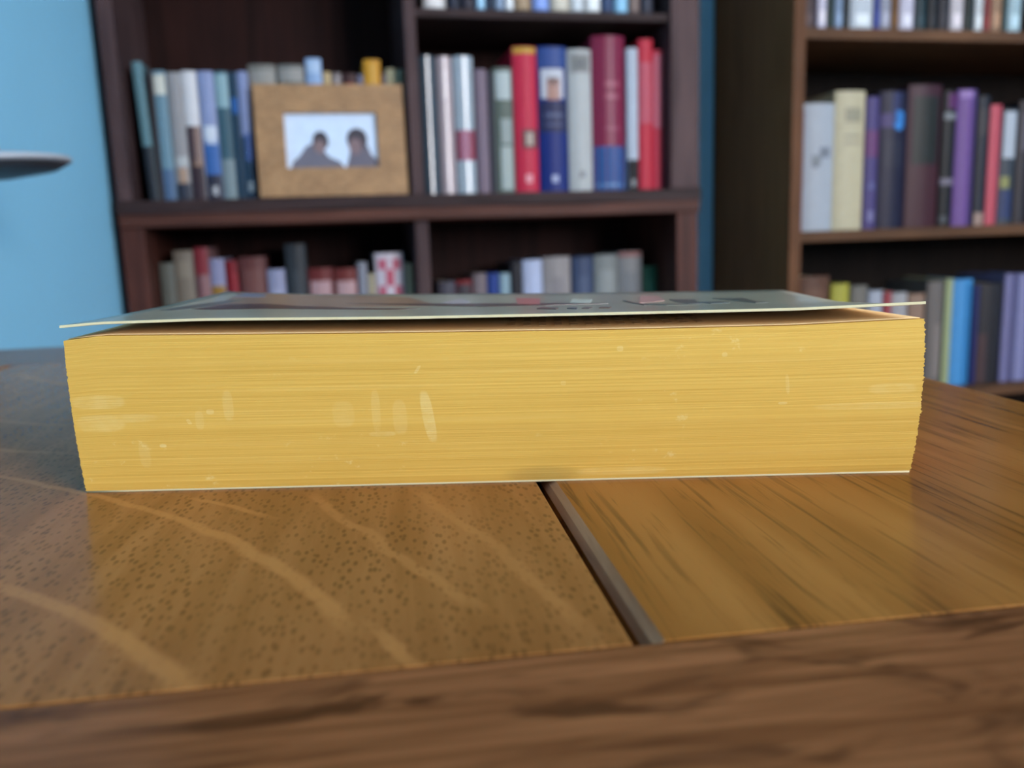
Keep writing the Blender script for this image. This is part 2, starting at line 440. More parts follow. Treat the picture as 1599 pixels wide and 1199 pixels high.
D = [
 (-.408, .022, .197, 0, (96, 98, 92), [], 'grey green book at the left end of the lower dark bookcase unit'),
 (-.386, .031, .216, 0, (122, 112, 100), [(.8, .92, .2, .8, (136, 126, 112))], 'taupe book second from left in the lower unit'),
 (-.353, .022, .220, 0, (140, 104, 106), [(.8, 1, .02, .98, (128, 46, 54)), (.0, .8, .02, .35, (112, 78, 84))], 'pinkish book with a red head in the lower unit'),
 (-.330, .023, .201, 0, (150, 150, 180), [(.0, .78, .05, .95, (150, 112, 50)), (.8, .99, .02, .98, (140, 140, 172))], 'ochre book with lavender head in the lower unit'),
 (-.305, .018, .197, 0, (122, 28, 38), [(.2, .9, .6, .95, (150, 44, 54))], 'dark red slim book in the lower unit left of a broad brown one'),
 (-.284, .043, .202, 0, (98, 58, 56), [(.7, .9, .15, .85, (112, 72, 68))], 'broad reddish brown book in the lower unit'),
 (-.239, .028, .180, 0, (146, 148, 176), [(.6, .8, .2, .8, (160, 162, 186))], 'short lavender grey book left of the tall charcoal one'),
 (-.208, .033, .221, 0, (50, 54, 60), [(.3, .8, .3, .7, (62, 66, 72))], 'tall charcoal book rising above its neighbours in the lower unit'),
 (-.173, .041, .179, 0, (106, 46, 46), [(.72, .88, .08, .92, (178, 142, 146))], 'red brown book with white title band, right of the charcoal book'),
 (-.129, .038, .177, 0, (110, 50, 48), [(.72, .88, .08, .92, (182, 148, 150))], 'red brown book with white title band, beside a thin grey book'),
 (-.089, .015, .186, 0, (136, 138, 150), [], 'thin grey book left of the pink patterned one in the lower unit'),
 (-.072, .010, .166, 0, (176, 164, 138), [], 'small cream book at the foot of the pink patterned one'),
 (-.059, .048, .200, 0, (208, 200, 212), [(.86, .95, .1, .4, (196, 104, 124)), (.86, .95, .6, .9, (196, 104, 124)), (.72, .86, .35, .65, (190, 92, 112)), (.6, .72, .08, .35, (196, 104, 124)), (.6, .72, .65, .92, (196, 104, 124)), (.46, .6, .35, .65, (190, 92, 112))], 'white book with a pink checked pattern at the lower unit divider'),
 (-.0085, .013, .181, 0, (168, 156, 132), [], 'narrow cream book between pink patterned book and lower divider'),
]
row('books in the left bay of the lower unit', ZC - .215, 0.06, D, -0.41, 0.0068)
E = [
 (.051, .030, .146, 0, (76, 74, 84), [], 'short grey book, first right of the lower divider'),
 (.083, .028, .147, 0, (122, 40, 46), [(.7, .95, .05, .95, (66, 60, 66))], 'short dark red book in the lower right bay'),
 (.114, .024, .158, 0, (120, 108, 112), [], 'mauve grey book left of the small blue one'),
 (.140, .021, .157, 0, (40, 64, 132), [], 'small royal blue book in the lower right bay'),
 (.163, .018, .156, 0, (140, 166, 178), [], 'pale teal book right of the small blue one'),
 (.184, .020, .175, 0, (44, 42, 48), [], 'dark charcoal book left of the pale blue white one'),
 (.206, .036, .178, 0, (178, 188, 216), [], 'pale blue white book in the lower right bay'),
 (.245, .051, .182, 0, (148, 142, 142), [(.55, .8, .3, .7, (134, 128, 132))], 'thick warm grey book in the lower right bay'),
 (.300, .039, .180, 0, (64, 76, 104), [(.5, .8, .2, .8, (76, 88, 114))], 'slate blue book between two grey ones'),
 (.342, .045, .182, 0, (126, 132, 132), [(.6, .85, .15, .85, (140, 146, 146))], 'sage grey thick book right of the slate blue one'),
 (.389, .046, .186, 0, (130, 132, 134), [(.95, .995, .02, .98, (140, 98, 96)), (.5, .8, .2, .8, (118, 122, 126))], 'grey book with a reddish top edge in the lower right bay'),
 (.4385, .026, .157, 0, (50, 92, 74), [(.6, .85, .2, .8, (66, 108, 88))], 'short green book at the right end of the lower right bay'),
]
row('books in the right bay of the lower unit', ZC - .215, 0.08, E, 0.0295, 0.4655)

Fc = [(.686, .028, .189, (72, 58, 60), 'dark brown'), (.717, .016, .222, (206, 200, 220), 'lavender white'), (.735, .013, .214, (34, 50, 48), 'dark green'), (.750, .014, .205, (130, 150, 178), 'blue grey'), (.766, .013, .197, (30, 36, 38), 'black green'), (.781, .045, .198, (196, 204, 214), 'broad white'), (.827, .010, .232, (60, 72, 140), 'thin blue'), (.839, .020, .223, (150, 152, 166), 'mottled grey'), (.861, .014, .215, (104, 70, 36), 'orange brown'), (.878, .028, .207, (198, 196, 214), 'pale lavender'), (.909, .022, .199, (32, 52, 58), 'dark teal'), (.934, .020, .211, (26, 28, 34), 'black'), (.956, .022, .234, (38, 36, 42), 'charcoal'), (.981, .026, .226, (196, 188, 194), 'pinkish white'), (1.009, .019, .218, (22, 30, 28), 'blackish'), (1.031, .016, .210, (200, 206, 208), 'narrow white'), (1.050, .014, .201, (120, 46, 44), 'dark red'), (1.066, .021, .245, (150, 118, 92), 'tan'), (1.090, .010, .236, (40, 62, 64), 'slim teal'), (1.102, .027, .227, (160, 186, 196), 'pale aqua')]
Fr = []
for i, (u, w_, h, c, cn) in enumerate(Fc):
    lt = tuple(min(255, int(x * 1.2) + 8) for x in c)
    Fr.append((u, w_, h, 0, c, [(.05, .14, .2, .8, lt), (.55, .9, .25, .75, lt)], 'foot of a %s book, %s from left, top of the brown bookcase' % (cn, ordw[i])))
row('books on the upper shelf of the brown bookcase', Z_RH, -0.03, Fr, 0.683, 1.55, 0.91)

G = [
 (.6835, .0125, .209, 0, (110, 58, 100), [(.0, .35, .05, .95, (140, 116, 150))], 'purple book half hidden behind the brown bookcase upright'),
 (.697, .060, .221, 0, (172, 180, 190), [(.52, .6, .25, .55, (132, 138, 146)), (.58, .66, .5, .85, (122, 128, 138)), (.5, .54, .3, .45, (116, 120, 130))], 'thick white book with a grey smudge mark on its spine', {'depth': .17}),
 (.758, .060, .242, 0, (196, 186, 156), [(.78, .88, .3, .85, (158, 152, 130)), (.67, .69, .3, .85, (162, 156, 134)), (.62, .64, .3, .85, (168, 160, 138)), (.75, .755, .05, .95, (176, 168, 142))], 'thick cream book with faded grey title next to the white one', {'depth': .18}),
 (.819, .026, .232, 0, (76, 66, 118), [(.55, .75, .02, .98, (106, 62, 112)), (.06, .14, .3, .8, (122, 118, 160)), (.3, .36, .3, .8, (96, 96, 146))], 'violet blue book right of the thick cream one'),
 (.847, .056, .242, 0, (30, 28, 52), [(.77, .99, .4, .7, (44, 50, 92)), (.74, .85, .48, .86, (56, 128, 204)), (.72, .86, .56, .78, (60, 136, 212)), (.74, .84, .04, .45, (72, 60, 108)), (.45, .65, .15, .45, (40, 40, 58)), (.45, .65, .55, .8, (42, 42, 60))], 'black navy book with a bright blue round patch'),
 (.906, .068, .253, 0, (64, 34, 44), [(.45, .92, .14, .9, (34, 36, 34)), (.0, .44, .05, .98, (66, 32, 40))], 'broad maroon book with a black title panel'),
 (.976, .030, .243, 0, (16, 16, 20), [(.87, .98, .3, .95, (84, 32, 88)), (.79, .84, .1, .9, (120, 124, 130)), (.31, .36, .05, .95, (116, 108, 124)), (.03, .08, .1, .6, (72, 74, 80))], 'black book with purple head and pale stripe, left of the lilac one'),
 (1.007, .042, .245, 0, (112, 78, 142), [(.0, 1, .72, .98, (78, 62, 110)), (.94, .99, .1, .9, (150, 120, 180))], 'lilac purple book on the middle shelf of the brown bookcase'),
 (1.051, .025, .234, 0, (34, 36, 46), [(.0, .1, .1, .9, (160, 134, 122)), (.7, .9, .1, .9, (58, 54, 58))], 'dark book between the lilac and the coral red ones'),
 (1.078, .024, .218, 0, (196, 84, 98), [(.0, 1, .55, .95, (178, 74, 90))], 'coral red slim book on the middle shelf of the brown bookcase'),
 (1.104, .034, .210, 0, (60, 68, 76), [(.58, .98, .15, .9, (178, 186, 198)), (.05, .3, .1, .9, (48, 58, 96)), (.32, .42, .1, .6, (140, 140, 84))], 'dark blue book with a white upper label at the right edge'),
 (1.140, .030, .225, 0, (44, 40, 46), [(.6, .9, .2, .8, (84, 80, 88))], 'charcoal book just beyond the white-labelled dark blue one'),
]
row('books on the middle shelf of the brown bookcase', Z_RM, -0.03, G, 0.683, 1.55, 0.91)

Hh = [
 (.705, .058, .225, 0, (96, 66, 52), [(.6, .9, .2, .8, (110, 80, 64))], 'thick brown book at the left end of the lowest visible shelf'),
 (.768, .036, .209, 0, (172, 166, 70), [], 'olive yellow book on the lowest visible shelf'),
 (.809, .034, .204, 0, (116, 112, 104), [], 'stone grey book right of the olive yellow one'),
 (.846, .028, .193, 0, (168, 172, 184), [], 'pale grey book left of the thin red one'),
 (.877, .016, .190, 0, (154, 68, 72), [], 'thin red book between two pale ones on the lowest shelf'),
 (.895, .033, .187, 0, (164, 162, 164), [], 'pale grey book right of the thin red one'),
 (.931, .036, .183, 0, (146, 118, 102), [], 'brownish pink book low beside the big yellow block'),
 (.972, .035, .205, 0, (112, 104, 100), [(.1, .6, .4, .9, (132, 122, 118))], 'taupe book left of the one with pale green spine'),
 (1.010, .016, .208, 0, (158, 166, 124), [], 'pale green book touching the bright blue one'),
 (1.028, .044, .206, 0, (72, 146, 204), [(.0, .96, .6, .98, (54, 120, 176))], 'bright blue book above the right table edge'),
 (1.074, .011, .194, 0, (36, 40, 92), [], 'thin navy book right of the bright blue one'),
 (1.087, .054, .196, 0, (40, 38, 42), [(.0, .5, .03, .35, (70, 50, 52))], 'broad black book on the lowest visible shelf'),
 (1.143, .027, .212, 0, (118, 116, 158), [(.0, 1, .5, .95, (84, 82, 118))], 'lavender book right of the broad black one'),
 (1.173, .046, .211, 0, (112, 114, 158), [(.0, 1, .1, .4, (132, 134, 176))], 'blue lavender book cut off by the right photo edge'),
]
row('books on the lowest visible shelf of the brown bookcase', Z_RL, -0.02, Hh, 0.683, 1.55, 0.91)

# ------------------------------------------------------------------ picture frame with a photo of two people
def weave():
    t = NT('woven_tan_fibre')
    a = t.noise(t.coord((60, 60, 500)), 1.0, 2)
    b = t.noise(t.coord((420, 60, 60)), 1.0, 3)
    c = t.noise(t.coord((30, 30, 30)), 1.0, 2)
    f = t.math('ADD', t.math('MULTIPLY', a, 0.4), t.math('ADD', t.math('MULTIPLY', b, 0.3), t.math('MULTIPLY', c, 0.3)))
    t.bump(f, 0.5, 0.002)
    return t.done(t.mix(t.ramp(f, 0.35, 0.65), lin((126, 92, 60)), lin((174, 132, 88))), 0.6)
M_WEAVE = weave()
pf = empty('picture_frame', room(-0.1185, 0.003, ZC + 0.0803), PSI)
pf.rotation_euler = (math.radians(-4), 0, PSI)
tag(pf, 'tan woven picture frame holding a photo of two people', 'picture frame')
fw, fh, x0, x1, z0, z1 = 0.234, 0.175, -0.0725, 0.0725, 0.045, 0.131
boxo('frame_rail', (-fw / 2, fw / 2, 0, 0.014, 0, z0), M_WEAVE, pf, 0.0004)
boxo('frame_rail', (-fw / 2, fw / 2, 0, 0.014, z1, fh), M_WEAVE, pf, 0.0004)
boxo('frame_stile', (-fw / 2, x0, 0, 0.014, z0, z1), M_WEAVE, pf, 0.0004)
boxo('frame_stile', (x1, fw / 2, 0, 0.014, z0, z1), M_WEAVE, pf, 0.0004)
boxo('backing_board', (-fw / 2 + .004, fw / 2 - .004, 0.0142, 0.0165, .004, fh - .004), plain((70, 60, 52), 0.8), pf)
ph = boxo('photo_print', (x0 - .004, x1 + .004, 0.0085, 0.0105, z0 - .004, z1 + .004), plain((206, 220, 240), 0.25), pf)
ph['label'] = 'glossy photo of two dark haired people against a white sky'
def flat(name, pts, col, y, parent, th=0.0004, rough=0.3):
    n = len(pts)
    V = [(x, y, z) for x, z in pts] + [(x, y + th, z) for x, z in pts]
    Fa = [tuple(range(n)), tuple(range(2 * n - 1, n - 1, -1))] + [(i, (i + 1) % n, n + (i + 1) % n, n + i) for i in range(n)]
    return mesh_obj(name, V, Fa, plain(col, rough), parent)
def ell(cx, cz, rx, rz, n=20):
    return [(cx + rx * math.cos(2 * math.pi * k / n), cz + rz * math.sin(2 * math.pi * k / n)) for k in range(n)]
flat('printed_person', [(-.066, z0), (-.064, z0 + .010), (-.052, z0 + .020), (-.042, z0 + .034), (-.030, z0 + .040), (-.018, z0 + .034), (-.006, z0 + .018), (.012, z0 + .010), (.018, z0)], (104, 100, 112), .0081, ph)
flat('printed_person', [(.020, z0), (.026, z0 + .018), (.030, z0 + .034), (.042, z0 + .044), (.056, z0 + .036), (.062, z0 + .020), (.071, z0 + .013), (.072, z0)], (98, 92, 104), .0081, ph)
flat('printed_hair', ell(-.018, z0 + .043, .0125, .0155), (62, 52, 58), .0077, ph)
flat('printed_hair', ell(.040, z0 + .045, .0165, .018), (60, 50, 58), .0077, ph)
flat('printed_face', ell(-.020, z0 + .034, .009, .011), (128, 104, 104), .0074, ph)
flat('printed_face', ell(.037, z0 + .034, .0105, .013), (124, 100, 102), .0074, ph)

# ------------------------------------------------------------------ small wall lamp whose disc shade juts in at the left
lampv, lz = -0.62, ZC + 0.0755
lm = empty('wall_lamp', room(LEFT_U, lampv, lz), PSI)
tag(lm, 'slim pale-rimmed disc with dark underside in front of the blue wall', 'lamp')
M_STEEL = plain((168, 172, 180), 0.3, 0.5, 0.05)
M_GUN = plain((52, 54, 60), 0.45)
TILT = math.radians(-4)
def lpart(name, prof, mat, seg=48):
    bm = bmesh.new(); lathe(bm, prof, seg)
    o = bm_obj(name, bm, mat, lm, True)
    o.location = (0.0605, 0, 0); o.rotation_euler = (0, TILT, 0)
    return o
lpart('shade', [(0.012, -0.0035), (0.054, -0.0018), (0.0575, -0.0006), (0.058, 0.001), (0.0565, 0.0028), (0.03, 0.0075), (0.008, 0.010)], M_STEEL)
lpart('underside', [(0.012, -0.0115), (0.046, -0.0062), (0.054, -0.0022), (0.054, -0.0019), (0.012, -0.0037)], M_GUN)
lpart('finial', [(0.006, 0.0095), (0.005, 0.016), (0.002, 0.019)], M_STEEL, 20)
boxo('arm', (0.003, 0.030, -0.005, 0.005, 0.003, 0.0075), M_GUN, lm, .001)
boxo('wall_plate', (0.0002, 0.005, -0.02, 0.02, -0.03, 0.03), M_GUN, lm, .0015)

# ------------------------------------------------------------------ oak table
TYAW = math.radians(7.6)
TX0, TX1, TY0, TY1 = -0.325, 0.180, 0.022, 0.507       # table frame, metres from below the camera
TCX, TCY = (TX0 + TX1) / 2, (TY0 + TY1) / 2
tc_w = Vector((math.cos(TYAW) * TCX - math.sin(TYAW) * TCY, math.sin(TYAW) * TCX + math.cos(TYAW) * TCY, 0))
tb = empty('oak_table', tc_w, TYAW)
tag(tb, 'varnished oak table with plank top under the yellow-edged book', 'table')
TH = 0.022

def oak_common(t, col, g):
    t.bump(g, 0.06, 0.0004)
    return t.done(col, 0.2, 0.0, 0.16, 0.055)

def oak_flecked():
    t = NT('quarter_sawn_oak')
    g = t.noise(t.coord((160, 14, 100)), 1.0, 4, 0.6, 0.3)
    big = t.noise(t.coord((22, 9, 10), (3, 1, 0)), 1.0, 2)
    base = t.mix(t.ramp(g, 0.3, 0.7), lin((140, 90, 46)), lin((160, 107, 60)))
    base = t.mix(t.ramp(big, 0.35, 0.7, 0, 0.35), base, lin((118, 78, 38)))
    # pores: short dark dashes
    vo = t.n('ShaderNodeTexVoronoi', feature='F1')
    vo.inputs['Scale'].default_value = 1.0
    vo.inputs['Randomness'].default_value = 0.95
    warp = t.noise(t.coord((40, 40, 40)), 1.0, 2)
    wc = t.n('ShaderNodeVectorMath', operation='ADD')
    t.l(t.coord((840, 340, 200)), wc.inputs[0]); t.l(warp, wc.inputs[1])
    t.l(wc.outputs[0], vo.inputs['Vector'])
    pmask = t.noise(t.coord((60, 30, 50)), 1.0, 2)
    pore = t.math('MULTIPLY', t.ramp(vo.outputs['Distance'], 0.46, 0.18), t.ramp(pmask, 0.34, 0.56, 0.5, 1))
    c = t.mix(t.math('MULTIPLY', pore, 0.6), base, lin((88, 54, 24)))
    # pale medullary rays
    tc = t.n('ShaderNodeTexCoord'); sep = t.n('ShaderNodeSeparateXYZ')
    t.l(tc.outputs['Object'], sep.inputs[0])
    wob = t.noise(t.coord((70, 70, 10)), 1.0, 3)
    X = t.math('ADD', t.math('ADD', sep.outputs[0], TCX), t.math('MULTIPLY', t.math('SUBTRACT', wob, 0.5), 0.006))
    Y = t.math('ADD', sep.outputs[1], TCY)
    streaks = [
        ([(-97.1, 209.1), (-66.7, 179.7), (-48.4, 168.8), (-34.3, 154), (-22.6, 135.4), (-10.5, 110.2)], 1.7, 0.9),
        ([(-65.3, 135.6), (-50.6, 124.1), (-38.7, 111.4), (-32.4, 103.1), (-27.6, 96)], 2.2, 1.0),
        ([(-45.6, 178), (-37.7, 171.6), (-28.6, 161.9)], 1.0, 0.7),
        ([(-19.7, 172.4), (-13.7, 160.3), (-5.9, 142.2), (8.4, 112.4)], 1.7, 0.6),
        ([(-5.5, 108), (-2.6, 101.3), (-0.2, 95.4)], 1.5, 0.9),
        ([(1.6, 171.6), (9.2, 147.1), (16.3, 129.4), (21.5, 103.7)], 1.6, 0.5),
        ([(-150, 262), (-114.2, 240), (-93.1, 230)], 2.0, 0.8),
        ([(-170, 320), (-140, 290), (-110, 270)], 2.5, 0.6),
        ([(-115, 190), (-95, 176), (-75, 160)], 1.2, 0.5),
        ([(-60, 300), (-40, 260), (-20, 230)], 2.5, 0.7), ([(-170, 400), (-140, 360), (-100, 330)], 3.0, 0.6), ([(0, 330), (8, 290), (18, 260)], 2.5, 0.6),
    ]
    tot = None
    for pts, wd, amp in streaks:
        xs = np.array([q[0] for q in pts]) / 1000; ys = np.array([q[1] for q in pts]) / 1000
        c2, c1, c0 = [float(q) for q in np.polyfit(ys, xs, 2)]
        slope = abs(2 * c2 * ys.mean() + c1)
        q = t.math('MULTIPLY_ADD', Y, t.math('MULTIPLY_ADD', Y, c2, c1), c0)
        dx = t.math('ABSOLUTE', t.math('SUBTRACT', X, q))
        sw = wd / 1000 * math.sqrt(1 + slope ** 2)
        band = t.ramp(dx, sw * 1.05, sw * 0.3, 0, amp)
        e = 0.006
        band = t.math('MULTIPLY', band, t.ramp(Y, float(ys.min()) - e, float(ys.min()) + e))
        band = t.math('MULTIPLY', band, t.ramp(Y, float(ys.max()) + e, float(ys.max()) - e))
        tot = band if tot is None else t.math('MAXIMUM', tot, band)
    c = t.mix(t.math('MULTIPLY', tot, 0.68), c, lin((182, 124, 70)))
    return oak_common(t, c, g)

def oak_straight():
    t = NT('straight_grained_oak')
    g = t.noise(t.coord((480, 20, 100), (7, 0, 0)), 1.0, 4, 0.6, 0.5)
    g2 = t.noise(t.coord((700, 26, 100), (1, 4, 0)), 1.0, 3, 0.6, 0.3)
    big = t.noise(t.coord((55, 7, 10), (5, 2, 0)), 1.0, 2, 0.5, 0.6)
    base = t.mix(t.ramp(big, 0.3, 0.7), lin((134, 84, 36)), lin((160, 106, 52)))
    st = t.math('MULTIPLY', t.ramp(g, 0.52, 0.68), t.ramp(big, 0.68, 0.42, 0.25, 1))
    c = t.mix(t.math('MULTIPLY', st, 0.75), base, lin((76, 50, 24)))
    c = t.mix(t.ramp(g2, 0.58, 0.7, 0, 0.5), c, lin((92, 62, 30)))
    return oak_common(t, c, g)

def oak_cross():
    t = NT('end_board_oak')
    g = t.noise(t.coord((18, 330, 100), (2, 0, 0)), 1.0, 4, 0.6, 0.7)
    g2 = t.noise(t.coord((34, 110, 60), (9, 3, 0)), 1.0, 3, 0.6, 0.8)
    base = t.mix(t.ramp(g, 0.32, 0.7), lin((112, 69, 40)), lin((148, 96, 60)))
    c = t.mix(t.ramp(g2, 0.5, 0.66, 0, 0.85), base, lin((74, 44, 25)))
    return oak_common(t, c, g)
M_OAK1, M_OAK2, M_OAK3 = oak_flecked(), oak_straight(), oak_cross()

def plank(name, a, b, y0, y1, mat, bl, br, be, zt=0.0, worn=None):
    """plank along y between x=a..b; bl/br: (width, drop) chamfers of the long edges, be: end chamfer"""
    top, bot = H_TABLE + zt, H_TABLE + zt - TH
    def section(y, dz, sx):
        return [(a, y, top - bl[1] - dz), (a + bl[0] * .35, y, top - bl[1] * .35 - dz), (a + bl[0], y, top - dz), (b - br[0], y, top - dz), (b - br[0] * .35, y, top - br[1] * .35 - dz), (b, y, top - br[1] - dz), (b, y, bot), (a, y, bot)]
    rings = [section(y0, be, 0), section(y0 + be * .4, be * .35, 0), section(y0 + be, 0, 0), section(y1 - be, 0, 0), section(y1, be, 0)]
    V = [(x - TCX, y - TCY, z) for r in rings for (x, y, z) in r]
    n = 8; Fa = []
    for i in range(len(rings) - 1):
        for k in range(n):
            Fa.append((i * n + k, i * n + (k + 1) % n, (i + 1) * n + (k + 1) % n, (i + 1) * n + k))
    Fa.append(tuple(range(n))); Fa.append(tuple(range((len(rings) - 1) * n, len(rings) * n)))
    o = mesh_obj(name, V, Fa, mat, tb)
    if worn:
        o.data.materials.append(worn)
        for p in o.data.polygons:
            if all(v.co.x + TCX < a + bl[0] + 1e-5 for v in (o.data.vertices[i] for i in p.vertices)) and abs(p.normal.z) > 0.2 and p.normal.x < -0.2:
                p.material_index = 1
    return o
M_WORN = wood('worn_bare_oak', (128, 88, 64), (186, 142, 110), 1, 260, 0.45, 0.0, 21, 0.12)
YB0, YB1 = 0.0968, 0.430
plank('plank', -0.186, 0.0274, YB0, YB1, M_OAK1, (.0006, .0006), (.0003, .0003), .0002)
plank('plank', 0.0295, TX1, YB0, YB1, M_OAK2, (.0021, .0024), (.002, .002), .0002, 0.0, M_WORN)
plank('plank', TX0, -0.1885, YB0, YB1, M_OAK2, (.002, .002), (.0006, .0006), .0008)
for (y0, y1) in ((TY0, YB0 - .0006), (YB1 + .0006, TY1)):
    bm = bmesh.new(); box(bm, TX0 - TCX, TX1 - TCX, y0 - TCY, y1 - TCY, H_TABLE - TH, H_TABLE, 0.0002); bm_obj('end_board', bm, M_OAK3, tb)
for a, b in ((0.0276, 0.0294), (-0.1884, -0.1861)):
    boxo('joint_tongue', (a - TCX, b - TCX, YB0 - TCY, YB1 - TCY, H_TABLE - .016, H_TABLE - .0055), M_OAK3, tb)
for (a, b, c, d) in ((TX0 + .06, TX1 - .06, TY0 + .03, TY0 + .05), (TX0 + .06, TX1 - .06, TY1 - .05, TY1 - .03), (TX0 + .03, TX0 + .05, TY0 + .06, TY1 - .06), (TX1 - .05, TX1 - .03, TY0 + .06, TY1 - .06)):
    boxo('apron', (a - TCX, b - TCX, c - TCY, d - TCY, H_TABLE - TH - .075, H_TABLE - TH - .0002), M_OAK3, tb, .001)
for sx in (TX0 + .025, TX1 - .065):
    for sy in (TY0 + .025, TY1 - .065):
        boxo('leg', (sx - TCX, sx + .04 - TCX, sy - TCY, sy + .04 - TCY, 0, H_TABLE - TH - .0002), M_OAK2, tb, .002)

# ------------------------------------------------------------------ the big paperback lying on the table, fore-edge to the camera
BL = 0.178
BYAW = math.radians(-2.0)
bk = empty('paperback_book', (-0.0942, 0.17657, H_TABLE), BYAW)
tag(bk, 'thick paperback with yellow page edges lying flat on the oak table', 'book')
XS = [0, .008, .030, .072, .112, .152, .178]
def grid_interp(ys, tab, x, y):
    vals = [interp(XS, r, x) for r in tab]
    return interp(ys, vals, y)
PY = [-.002, .045, .095]
PT = [[33.8, 34.6, 34.1, 33.25, 32.65, 32.4, 33.0], [35.0, 35.0, 35.0, 34.0, 33.1, 32.2, 31.7], [36.6, 36.2, 35.2, 34.2, 33.0, 32.2, 31.6]]
CY_ = [-.003, .012, .045, .092]
CT = [[37.1, 37.6, 37.7, 36.75, 36.3, 36.0, 36.5], [37.0, 37.45, 37.5, 36.5, 36.0, 35.4, 34.9], [37.3, 37.1, 36.6, 35.5, 34.7, 33.7, 32.9], [38.3, 37.6, 36.4, 35.2, 34.1, 33.4, 32.9]]
def page_top(x, y): return grid_interp(PY, PT, x, y) / 1000
def cover_z(x, y): return grid_interp(CY_, CT, x, y) / 1000
PROF = ([0, .04, .17, .4, .63, .83, 1], [0, .15, .45, .85, 1, 1, .8])
BT = 0.0005                          # back cover thickness
def fore_y(x, f):
    amp = 0.0017 + (0.0041 - 0.0017) * x / BL
    return -amp * interp(PROF[0], PROF[1], f)

def paper_edge():
    t = NT('yellow_page_edges')
    tc = t.n('ShaderNodeTexCoord'); sep = t.n('ShaderNodeSeparateXYZ'); t.l(tc.outputs['Object'], sep.inputs[0])
    fine = t.noise(t.coord((14, 5, 5200), (1, 0, 0)), 1.0, 3, 0.6)
    mid = t.noise(t.coord((9, 5, 900), (4, 0, 2)), 1.0, 3, 0.6)
    cloud = t.noise(t.coord((30, 5, 90)), 1.0, 3)
    base = t.mix(t.ramp(fine, 0.3, 0.7), lin((216, 169, 75)), lin((226, 181, 87)))
    base = t.mix(t.ramp(mid, 0.5, 0.72, 0, 0.35), base, lin((204, 156, 64)))
    base = t.mix(t.ramp(mid, 0.47, 0.28, 0, 0.28), base, lin((234, 196, 110)))
    base = t.mix(t.ramp(cloud, 0.45, 0.75, 0, 0.22), base, lin((208, 160, 66)))
    # scuffs where the colour is rubbed pale
    wear = t.noise(t.coord((190, 5, 240), (3, 0, 1)), 1.0, 4, 0.65)
    wmask = t.noise(t.coord((26, 5, 60), (8, 0, 5)), 1.0, 2)
    rub = t.math('MULTIPLY', t.ramp(wear, 0.6, 0.72), t.ramp(wmask, 0.5, 0.62))
    X, Z = sep.outputs[0], sep.outputs[2]
    def patch(cx, cz, rx, rz, amp, tilt=0.0):
        ex = t.math('DIVIDE', t.math('SUBTRACT', t.math('MULTIPLY_ADD', Z, tilt, X), cx + tilt * cz), rx)
        ez = t.math('DIVIDE', t.math('SUBTRACT', Z, cz), rz)
        d2 = t.math('ADD', t.math('POWER', t.math('ABSOLUTE', ex), 3.0), t.math('POWER', t.math('ABSOLUTE', ez), 3.0))
        body = t.ramp(d2, 1.1, 0.5, 0, amp)
        return t.math('MULTIPLY', body, t.ramp(t.math('MULTIPLY_ADD', fine, 0.5, t.math('MULTIPLY', wear, 0.5)), 0.38, 0.56, 0.25, 1))
    for pp in ((.0765, .0155, .0013, .0058, .75, .13), (.0705, .0155, .0016, .0040, .3, 0), (.0655, .017, .0010, .0048, .35, 0), (.0665, .012, .0030, .0006, .5, 0), (.006, .0205, .0060, .0016, .5, 0), (.006, .0158, .0055, .0020, .5, 0), (.010, .0168, .009, .001, .35, 0), (.034, .019, .0012, .0035, .35, 0), (.0275, .016, .0010, .0022, .3, 0), (.0145, .0085, .0013, .0030, .3, 0), (.0188, .0105, .0008, .0004, 1, 0), (.0252, .0157, .0005, .0006, 1, .4), (.0748, .0257, .0004, .0009, .9, -.6), (.0300, .0178, .0009, .0006, .7, 0), (.1500, .0165, .0010, .0003, .8, 0), (.1508, .0205, .0004, .0022, .5, .1), (.1168, .0288, .0007, .0006, .6, 0), (.1050, .022, .0006, .0005, .5, 0), (.172, .019, .005, .0012, .35, 0), (.168, .0155, .012, .0008, .3, 0), (.1380, .0270, .0006, .0005, .6, 0), (.117, .0022, .010, .0010, .3, 0), (.0585, .0165, .0025, .003, .25, 0)):
        rub = t.math('MAXIMUM', rub, patch(*pp))
    base = t.mix(t.math('MULTIPLY', rub, 0.75), base, lin((238, 210, 136)))
    # grey stain at the bottom near the middle
    ex = t.math('DIVIDE', t.math('SUBTRACT', X, .1005), .010); ez = t.math('DIVIDE', t.math('SUBTRACT', Z, .0018), .0024)
    d2 = t.math('ADD', t.math('POWER', ex, 2.0), t.math('POWER', ez, 2.0))
    base = t.mix(t.ramp(d2, 1.0, 0.1, 0, 0.3), base, lin((120, 100, 60)))
    t.bump(t.math('ADD', fine, mid), 0.06, 0.0002)
    return t.done(base, 0.7, 0.0, 0.1, 0.25)
M_EDGE = paper_edge()
M_PAPER = plain((232, 196, 142), 0.8, 0.25, 0.05)
M_STOCK = plain((226, 214, 170), 0.55, 0.4, 0.05)

